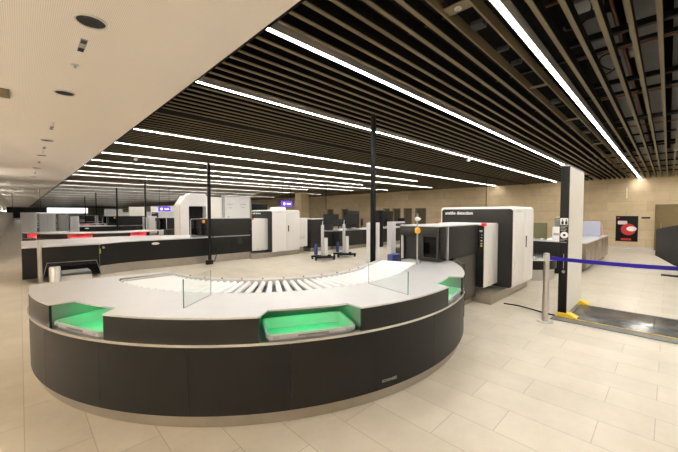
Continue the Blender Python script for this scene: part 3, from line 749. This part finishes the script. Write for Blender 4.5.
# second lane downstream: counters, partitions, monitors
def bench(x0, x1, y0, y1, label, z=.86, m='dark', grp='dark benches of the second lane exit'):
    t = thing('bench_cabinet', label, 'cabinet', ((x0 + x1) / 2, (y0 + y1) / 2, 0), grp)
    build('body', MB().box(x0, x1, y0, y1, .16, z - .03, .004), m, t)
    n = max(1, round((x1 - x0) / .75)); w = (x1 - x0) / n
    for i in range(n):
        build('door', MB().box(x0 + i * w + .006, x0 + (i + 1) * w - .006, y0 - .018, y0 + .002, .17, z - .05, .003), m, t)
    build('plinth', MB().box(x0 + .02, x1 - .02, y0 + .05, y1 - .03, 0, .16), 'plinth', t)
    build('worktop', MB().box(x0 - .01, x1 + .01, y0 - .03, y1 + .02, z - .03, z, .005), 'top', t)
    return t
bench(8.42, 9.65, 10.2, 11.1, 'dark cabinet joined to the right end of the second lane scanner', 1.36)
bench(9.7, 11.9, 9.85, 10.9, 'dark staff bench behind the workstation carts')
bench(11.95, 15.2, 9.85, 10.9, 'dark staff bench behind the black service pole')
def partition(x0, x1, y, label, m='dark'):
    t = thing('privacy_screen', label, 'partition', ((x0 + x1) / 2, y, .86), 'dark desk partitions')
    build('panel', MB().box(x0, x1, y - .015, y + .015, .90, 1.70, .006), m, t)
    [build('foot', MB().box(a, a + .08, y - .10, y + .10, .86, .90, .005), 'black', t) for a in (x0 + .05, x1 - .13)]
partition(11.0, 11.85, 10.65, 'charcoal desk partition left of the black pole')
partition(13.1, 14.6, 10.65, 'charcoal desk partition right of the black pole')
t = single('equipment_column', MB().box(11.83, 12.2, 9.42, 9.80, 0, 1.72, .02), 'black', 'tall black equipment column directly left of the service pole', 'column', (12.0, 9.6, 0))
def monitor(x, y, z, ang, label, grp='monitors on the staff benches', w=.27, h=.32):
    t = thing('monitor', label, 'monitor', (x, y, z), grp)
    rot = Matrix.Translation((x, y, z)) @ Matrix.Rotation(rad(ang), 4, 'Z')
    build('stand', MB().lathe(0, 0, [(.10, 0), (.10, .012), (.02, .018), (.018, .30)], 20).xf(rot), 'black', t)
    c = build('case', MB().box(-w, w, -.045, -.015, .14, .14 + h, .008).xf(rot), 'black', t)
    build('screen', MB().box(-w + .012, w - .012, -.047, -.044, .152, .128 + h).xf(rot), 'screen', c)
for x, y, ang, lab in ((10.1, 10.3, -25, 'dark monitor on the staff bench right of the first cart'), (10.85, 10.25, -10, 'dark monitor on the staff bench right of the second cart'),
                       (11.5, 10.2, 50, 'turned black monitor in front of the left desk partition'), (13.3, 10.2, 60, 'turned black monitor in front of the right desk partition'),
                       (14.9, 10.3, -10, 'dark monitor at the far right end of the staff bench')):
    monitor(x, y, .86, ang, lab)
for x, y, lab in ((9.95, 9.98, 'stack of white papers on the staff bench, left end'), (11.2, 9.98, 'stack of white papers on the staff bench, beside the black column'), (12.7, 9.98, 'stack of white papers on the staff bench, behind the service pole')):
    single('paper_stack', MB().box(x - .15, x + .15, y - .1, y + .1, .86, .90, .003), 'white', lab, 'papers', (x, y, .86), 'paper stacks on the staff bench')
single('stone_column', MB().box(14.7, 15.4, 18.9, 19.6, 0, ZS - .01), 'stone', 'beige stone column far behind the second lane scanner', 'column', (15.05, 19.25, 0))

# ------------------------------------------------------------------ front lane downstream, right
t = thing('end_drum', 'low round dark cabinet with steel base behind the barrier post', 'cabinet', (8.75, 2.2, 0))
dc = (9.10, 2.62)
build('base', MB().lathe(*dc, [(.72, 0), (.72, .26)], 48), 'steel', t)
build('band', MB().lathe(*dc, [(.76, .26), (.76, .47)], 48), 'panel', t)
build('rim', MB().lathe(*dc, [(.78, .47), (.78, .50), (.74, .505)], 48), 'ledge', t)
t = thing('exit_bench', 'dark fronted exit bench with steel top behind the round cabinet', 'counter', (10.1, 2.6, 0))
build('body', MB().box(9.95, 10.5, 1.7, 3.6, .0, .83, .01), 'panel', t)
build('worktop', MB().box(9.90, 10.52, 1.66, 3.64, .83, .87, .008), 'top', t)
t = thing('glass_screen', 'upright green glass screen on the exit bench beside the scanner', 'glass panel', (9.9, 2.3, .87))
build('pane', MB().box(9.94, 9.95, 2.25, 2.62, .87, 1.32), 'greenglass', t)
build('clip', MB().box(9.92, 9.97, 2.3, 2.34, .87, .91).box(9.92, 9.97, 2.53, 2.57, .87, .91), 'steel', t)
t = thing('paper_dispenser', 'small white dispenser on the exit bench', 'dispenser', (10.0, 1.98, .87))
build('body', MB().box(9.97, 10.11, 1.96, 2.14, .87, 1.22, .02), 'white', t)
build('slot', MB().box(9.965, 9.972, 1.99, 2.11, 1.0, 1.06), 'grey', t)
t = thing('wall_monitor', 'small dark monitor on a stem left of the detector gate', 'monitor', (10.2, 1.78, .87))
build('stem', MB().lathe(10.3, 1.84, [(.09, .87), (.09, .885), (.015, .89), (.015, 1.2)]), 'grey', t)
build('case', MB().box(10.24, 10.29, 1.70, 2.0, 1.16, 1.42, .01), 'black', t)
W = thing('wood_counter', 'long beige laminate counter with grey top right of the detector gate', 'counter', (12.8, 2.0, 0))
wxa, wxb, wya, wyb = 10.56, 14.95, 1.50, 2.6
build('body', MB().box(wxa, wxb, wya + .02, wyb, .10, .77), 'wood', W)
n = 6; w = (wxb - wxa) / n
for i in range(n):
    dr = build('door', MB().box(wxa + i * w + .006, wxa + (i + 1) * w - .006, wya, wya + .02, .11, .76, .003), 'wood', W)
    build('lock', MB().tube([(wxa + i * w + .08, wya + .001, .60), (wxa + i * w + .08, wya - .008, .60)], .018, 12), 'steel', dr)
build('plinth', MB().box(wxa + .02, wxb - .05, wya + .09, wyb, 0, .10), 'black', W)
build('worktop', MB().box(wxa, wxb + .01, wya - .02, wyb + .02, .77, .80, .005), 'top', W)
for i, (x0_, x1_, y_, lab) in enumerate(((11.0, 12.0, 2.3, 'green glass screen on the beige counter, nearer one'), (12.1, 13.3, 2.5, 'green glass screen on the beige counter, farther one'))):
    t = thing('counter_screen', lab, 'glass panel', (x0_, y_, .80), 'green glass screens on the beige counter')
    build('pane', MB().box(x0_, x1_, y_ - .006, y_ + .006, .80, 1.45 - .1 * i), 'greenglass', t)
    build('top_rail', MB().box(x0_, x1_, y_ - .01, y_ + .01, 1.45 - .1 * i, 1.47 - .1 * i), 'lgrey', t)
t = thing('pale_board', 'pale blue upright board standing on the far end of the beige counter', 'board', (13.9, 1.9, .80))
build('board', MB().box(13.95, 13.98, 1.62, 2.25, .80, 1.30, .006), mat('pale_blue', (.46, .48, .60), .4), t)
[build('foot', MB().box(13.85, 14.1, a, a + .05, .80, .82), 'grey', t) for a in (1.62, 2.2)]
single('bottle', MB().lathe(14.5, 1.66, [(.045, .80), (.05, .82), (.05, 1.12), (.03, 1.18), (.02, 1.22)]), mat('pinkish', (.55, .30, .34), .4), 'small pinkish bottle at the end of the beige counter', 'bottle', (14.5, 1.66, .80))
single('black_box', MB().box(11.1, 11.25, 1.75, 1.9, .80, 1.0, .01), 'black', 'small black box on the near end of the beige counter', 'box', (11.17, 1.8, .80))

# poster, sign and fittings on the right wall
P = thing('poster', 'dark poster with a red disc and white shape on the stone wall', 'poster', (XW - .02, 1.3, .9))
pa, pb, za, zb = .94, 1.69, .32, 1.46
build('panel', MB().box(XW - .03, XW - .002, pa, pb, za, zb, .004), 'posterblack', P)
xx = XW - .031
ell = lambda cy, cz, ry, rz, n=28: [(cy + ry * math.cos(2 * PI * t / n), cz + rz * math.sin(2 * PI * t / n)) for t in range(n)]
build('red_disc', MB().prism(ell(1.26, .86, .25, .26), xx - .002, xx + .002, 'x'), 'posterred', P)
build('white_shape', MB().prism(ell(1.15, .89, .17, .11), xx - .005, xx - .002, 'x'), 'printwhite', P)
build('pale_patch', MB().prism(rrect(1.30, 1.62, 1.08, 1.24, .03), xx - .002, xx + .002, 'x'), 'posterpale', P)
build('red_bar', MB().prism(rrect(1.15, 1.5, .37, .46, .02), xx - .002, xx + .002, 'x'), 'posterred', P)
build('red_square', MB().box(xx - .002, xx + .002, 1.56, 1.64, 1.34, 1.41), 'posterred', P)
single('wall_sign', MB().box(XW - .03, XW, .56, .84, 1.345, 1.42, .006), 'black', 'small black strip sign on the stone wall between poster and brown door', 'sign', (XW - .015, .7, 1.38))
single('wall_strip', MB().box(XW - .02, XW, 1.33, 1.36, 2.25, 2.72), 'cream', 'thin pale vertical strip on the stone wall above the poster', 'strip', (XW - .01, 1.345, 2.25))
# dark kiosk at the right edge
k_ = thing('privacy_board', 'charcoal slanted board on a pole at the right edge', 'board', (11.6, .1, 0))
build('board', MB().prism([(.22, 1.17), (-.30, 1.33), (-.62, 1.33), (-.62, .12), (-.12, .28), (.22, .50)], 11.55, 11.60, 'x'), 'dark', k_)
build('pole', MB().tube([(11.5, -.22, .0), (11.52, -.25, 2.1)], .02, 12), 'black', k_)
build('leg', MB().box(11.35, 11.85, -.24, -.20, 0, .03).tube([(11.4, -.22, .03), (11.56, -.18, .35)], .012).tube([(11.8, -.22, .03), (11.6, -.18, .35)], .012), 'black', k_)
build('foot_bar', MB().box(11.5, 11.7, -.5, .1, .0, .025), 'black', k_)

# ------------------------------------------------------------------ body scanner and panels beyond the second lane
t = thing('body_scanner', 'white arched body scanner with black panel behind the second lane counter', 'body scanner', (4.75, 13.1, 0))
ox0, ox1, zt_ = 4.28, 5.35, 2.25
outer = [(ox0, 0), (ox0, 1.9), (ox0 + .22, zt_), (ox1 - .02, zt_), (ox1, zt_ - .1), (ox1, 0)]
inner = [(ox0 + .30, 0), (ox0 + .30, 1.82), (ox0 + .34, 1.86), (ox1 - .16, 1.86), (ox1 - .12, 1.82), (ox1 - .12, 0)]
fb = bmesh.new()
L = [[fb.verts.new((p[0], y_, p[1])) for p in P_] for P_ in (outer, inner) for y_ in (12.8, 13.5)]
for i in range(5):
    fb.faces.new((L[0][i], L[0][i + 1], L[2][i + 1], L[2][i])); fb.faces.new((L[1][i], L[1][i + 1], L[3][i + 1], L[3][i]))
    fb.faces.new((L[0][i], L[0][i + 1], L[1][i + 1], L[1][i])); fb.faces.new((L[2][i], L[2][i + 1], L[3][i + 1], L[3][i]))
for e in (0, 5): fb.faces.new((L[0][e], L[1][e], L[3][e], L[2][e]))
bmesh.ops.recalc_face_normals(fb, faces=fb.faces)
mb = MB(); mb.bm = fb; build('arch', mb, 'scanwhite', t)
build('back_panel', MB().box(ox0 + .31, ox1 - .13, 13.1, 13.14, 0, 1.85), 'black', t)
build('painted_glow_strip', MB().box(ox0 - .012, ox0 + .01, 12.84, 12.90, .3, 1.85, .004), mat('pink_glow_paint', (.8, .45, .45), .4), t)  # pink colour stands in for the red glow along the arch's left edge
build('crown', MB().prism([(ox0 + .3, zt_ + .001), (ox0 + .42, zt_ + .10), (ox1 - .12, zt_ + .10), (ox1 - .04, zt_ + .001)], 12.9, 13.4, 'y'), 'scanwhite', t)
t = thing('wall_panel', 'tall cream panel standing right of the body scanner', 'panel', (5.85, 13.3, 0))
build('board', MB().box(5.50, 6.10, 13.28, 13.34, .06, 2.25, .01), 'cream', t)
[build('foot', MB().box(a, a + .15, 13.15, 13.47, 0, .06, .01), 'grey', t) for a in (5.5, 5.95)]
t = thing('display_board', 'white display board with dark frame and pale grey markings, behind the second lane tunnel', 'board', (6.8, 13.3, 0))
build('board', MB().box(6.22, 7.40, 13.28, 13.32, .1, 2.30), 'white', t)
build('frame', MB().box(6.12, 6.215, 13.25, 13.35, 0, 2.36, .004).box(7.405, 7.44, 13.25, 13.35, 0, 2.36, .004).box(6.215, 7.405, 13.25, 13.35, 2.305, 2.34, .004), 'grey', t)
mk = MB()
for x, z, w_, h_ in ((6.35, 1.95, .25, .04), (6.40, 1.80, .16, .03), (6.95, 1.95, .28, .04), (7.0, 1.82, .18, .03), (6.35, 1.2, .10, .25), (6.52, 1.12, .18, .03), (6.95, 1.2, .28, .03), (7.1, 1.08, .1, .18)):
    mk.box(x, x + w_, 13.274, 13.279, z, z + h_)
build('markings', mk, 'lgrey', t)
# blue gate signs
def blue_sign(x, y, z, w, h, label):
    t = thing('gate_sign', label, 'sign', (x, y, z), 'blue lit signs in the background')
    build('panel', MB().box(x - w / 2, x + w / 2, y - .03, y + .03, z, z + h, .01), 'bluescreen', t)
    build('symbol', MB().prism(ell(x - w * .25, z + h / 2, h * .22, h * .28, 16), y - .036, y - .031, 'y').box(x - w * .02, x + w * .36, y - .036, y - .031, z + h * .4, z + h * .6), 'signlit', t)
    build('hanger', MB().tube([(x - w * .4, y, z + h), (x - w * .4, y, ZS + .1)], .01, 6).tube([(x + w * .4, y, z + h), (x + w * .4, y, ZS + .1)], .01, 6), 'black', t)
blue_sign(9.15, 12.9, 1.90, .62, .27, 'blue lit hanging sign above the second lane scanner')
blue_sign(6.12, 21.0, 1.70, .66, .27, 'blue lit hanging sign left of the white body scanner')
single('scanner_beacon', MB().box(7.0, 7.5, 10.6, 11.0, 1.701, 1.82, .03), 'white', 'small white box on top of the second lane scanner', 'box', (7.25, 10.8, 1.701))
t = thing('shelf_monitor', 'dark monitor behind the second lane scanner top left', 'monitor', (7.1, 12.2, 0))
build('column', MB().box(7.3, 7.4, 12.4, 12.5, 0, 1.5), 'black', t); build('case', MB().box(7.0, 7.75, 12.36, 12.40, 1.5, 1.98, .01), 'black', t)

# ------------------------------------------------------------------ far left clutter
for i, (x0_, x1_, y_, zz, m_, lab) in enumerate(((.0, .58, 21.4, 1.62, 'lgrey', 'light grey upright cabinet far back, leftmost of its row'), (.64, 1.28, 21.5, 1.60, 'lgrey', 'light grey upright cabinet far back, second from left in its row'),
        (1.34, 1.75, 21.4, 1.56, 'grey', 'mid grey upright cabinet far back, third from left in its row'), (1.82, 2.2, 21.6, 1.45, 'lgrey', 'light grey upright cabinet far back, rightmost of its row'))):
    t = thing('tall_cabinet', lab, 'cabinet', ((x0_ + x1_) / 2, y_ + .4, 0), 'grey cabinets far back on the left')
    build('body', MB().box(x0_, x1_, y_, y_ + .8, .08, zz, .05, 3), m_, t)
    build('plinth', MB().box(x0_ + .03, x1_ - .03, y_ + .03, y_ + .77, 0, .08), 'black', t)
    build('door_line', MB().box((x0_ + x1_) / 2 - .004, (x0_ + x1_) / 2 + .004, y_ - .003, y_ + .002, .15, zz - .1), 'grey', t)
for i, (x0_, x1_, y_, zz, m_, lab) in enumerate(((5.6, 6.6, 27.3, 2.05, 'cream', 'tall white panel far back, left of the black pole'), (7.0, 8.0, 27.3, 2.1, 'white', 'tall white panel far back, right of the thin pole'), (8.2, 9.7, 27.3, 2.15, 'white', 'widest tall white panel far back'),
        (5.0, 6.3, 33, 1.95, 'white', 'white panel in the farthest row of panels'))):
    t = thing('standing_board', lab, 'panel', ((x0_ + x1_) / 2, y_, 0), 'white panels far back')
    build('board', MB().box(x0_, x1_, y_ - .05, y_ + .05, .05, zz, .01), m_, t)
    build('foot', MB().box(x0_ + .1, x1_ - .1, y_ - .2, y_ + .2, 0, .05, .01), 'grey', t)
for i, (y_, zc, lab) in enumerate(((19.5, 1.2, 'black hanging screen on the left corridor wall, nearer one'), (22, 1.2, 'black hanging screen on the left corridor wall, farther one'))):
    t = thing('corridor_screen', lab, 'screen', (-.9, y_, zc), 'black screens on the left corridor wall')
    build('case', MB().box(-.999, -.86, y_, y_ + 1.1, zc, 2.35, .02), 'black', t)
    build('screen', MB().box(-.86, -.857, y_ + .05, y_ + 1.05, zc + .05, 2.3), 'screen', t)
t = thing('overhead_board', 'black information board hanging far down the left corridor', 'sign', (0, 27, 1.7), None)
build('board', MB().box(-.55, 1.2, 27, 27.1, 1.62, 1.95, .01).box(-.3, .35, 27, 27.1, 1.3, 1.62, .01), 'black', t)
build('hanger', MB().tube([(-.3, 27.05, 1.95), (-.3, 27.05, ZC)], .015, 6).tube([(.9, 27.05, 1.95), (.9, 27.05, ZC)], .015, 6), 'black', t)
# thin hanging rods
for x, y, z0_, lab in ((14.5, 5.6, 1.78, 'thin black rod hanging from the ceiling above the large scanner'), (11.8, 13.0, 1.75, 'thin black rod hanging from the ceiling left of the second cart')):
    single('ceiling_rod', MB().tube([(x, y, z0_), (x, y, ZS + .1)], .018, 8), 'black', lab, 'rod', (x, y, z0_), 'thin rods hanging from the ceiling')
# cable on the floor
single('floor_cable', MB().tube([(5.95, 1.97, .011), (5.98, 1.75, .011), (5.9, 1.5, .011), (5.82, 1.30, .011), (5.8, 1.18, .011)], .011, 8), 'black', 'black cable lying on the floor between the large scanner and the detector gate', 'cable', (5.9, 1.5, 0))

# ------------------------------------------------------------------ fill uplights added to brighten the pale corridor ceiling
for i, y in enumerate((-3, 1.5, 6, 10.5)):
    t = thing('fill_uplight', ['added linear fill uplight behind the camera', 'added linear fill uplight beside the camera', 'added linear fill uplight along the corridor, third', 'added linear fill uplight along the corridor, fourth'][i], 'added fill light', (XL + .1, y, 2.3), 'added fill uplights on the corridor wall')
    build('housing', MB().box(XL, XL + .14, y - 1.5, y + 1.5, 2.22, 2.30, .01), 'lamphouse', t)
    build('diffuser', MB().box(XL + .02, XL + .12, y - 1.48, y + 1.48, 2.30, 2.31), glow('uplight%d' % i, (1, .97, .90), 88), t)

for i, y in enumerate((17, 23.5, 30, 37, 46, 57, 70, 86)):  # further uplights added so the far corridor ceiling is less dark
    t = thing('fill_uplight', 'added linear fill uplight far down the left corridor, %s from the camera' % ORD[i], 'added fill light', (-.95, y, 1.7), 'added fill uplights far down the left corridor')
    build('housing', MB().box(-.998, -.90, y - 1.2, y + 1.2, 1.70, 1.76, .01), 'lamphouse', t)
    build('diffuser', MB().box(-.99, -.91, y - 1.18, y + 1.18, 1.76, 1.77), glow('corridor_fill%d' % i, (1, .97, .88), 9), t)
t = thing('shop_fascia', 'bright white lit fascia across the far end of the left corridor', 'sign', (1, YF - .1, 1.7))
build('panel', MB().box(-.9, 13, YF - .08, YF - .002, 1.7, 3.0, .01), glow('fascia_glow', (.92, .97, 1), .8), t)
build('edge', MB().box(-.9, 13, YF - .09, YF - .002, 3.0, 3.04), 'grey', t)

# ------------------------------------------------------------------ world and view
w = bpy.data.worlds.new('world'); SC.world = w; w.use_nodes = True
w.node_tree.nodes['Background'].inputs[0].default_value = (.05, .05, .05, 1)
SC.view_settings.view_transform = 'Standard'; SC.view_settings.look = 'None'
SC.view_settings.gamma = 1; SC.view_settings.use_curve_mapping = False
SC.view_settings.exposure = 1.6
SC.cycles.max_bounces = 10; SC.cycles.transparent_max_bounces = 16; SC.cycles.diffuse_bounces = 6
SC.cycles.sample_clamp_indirect = 6
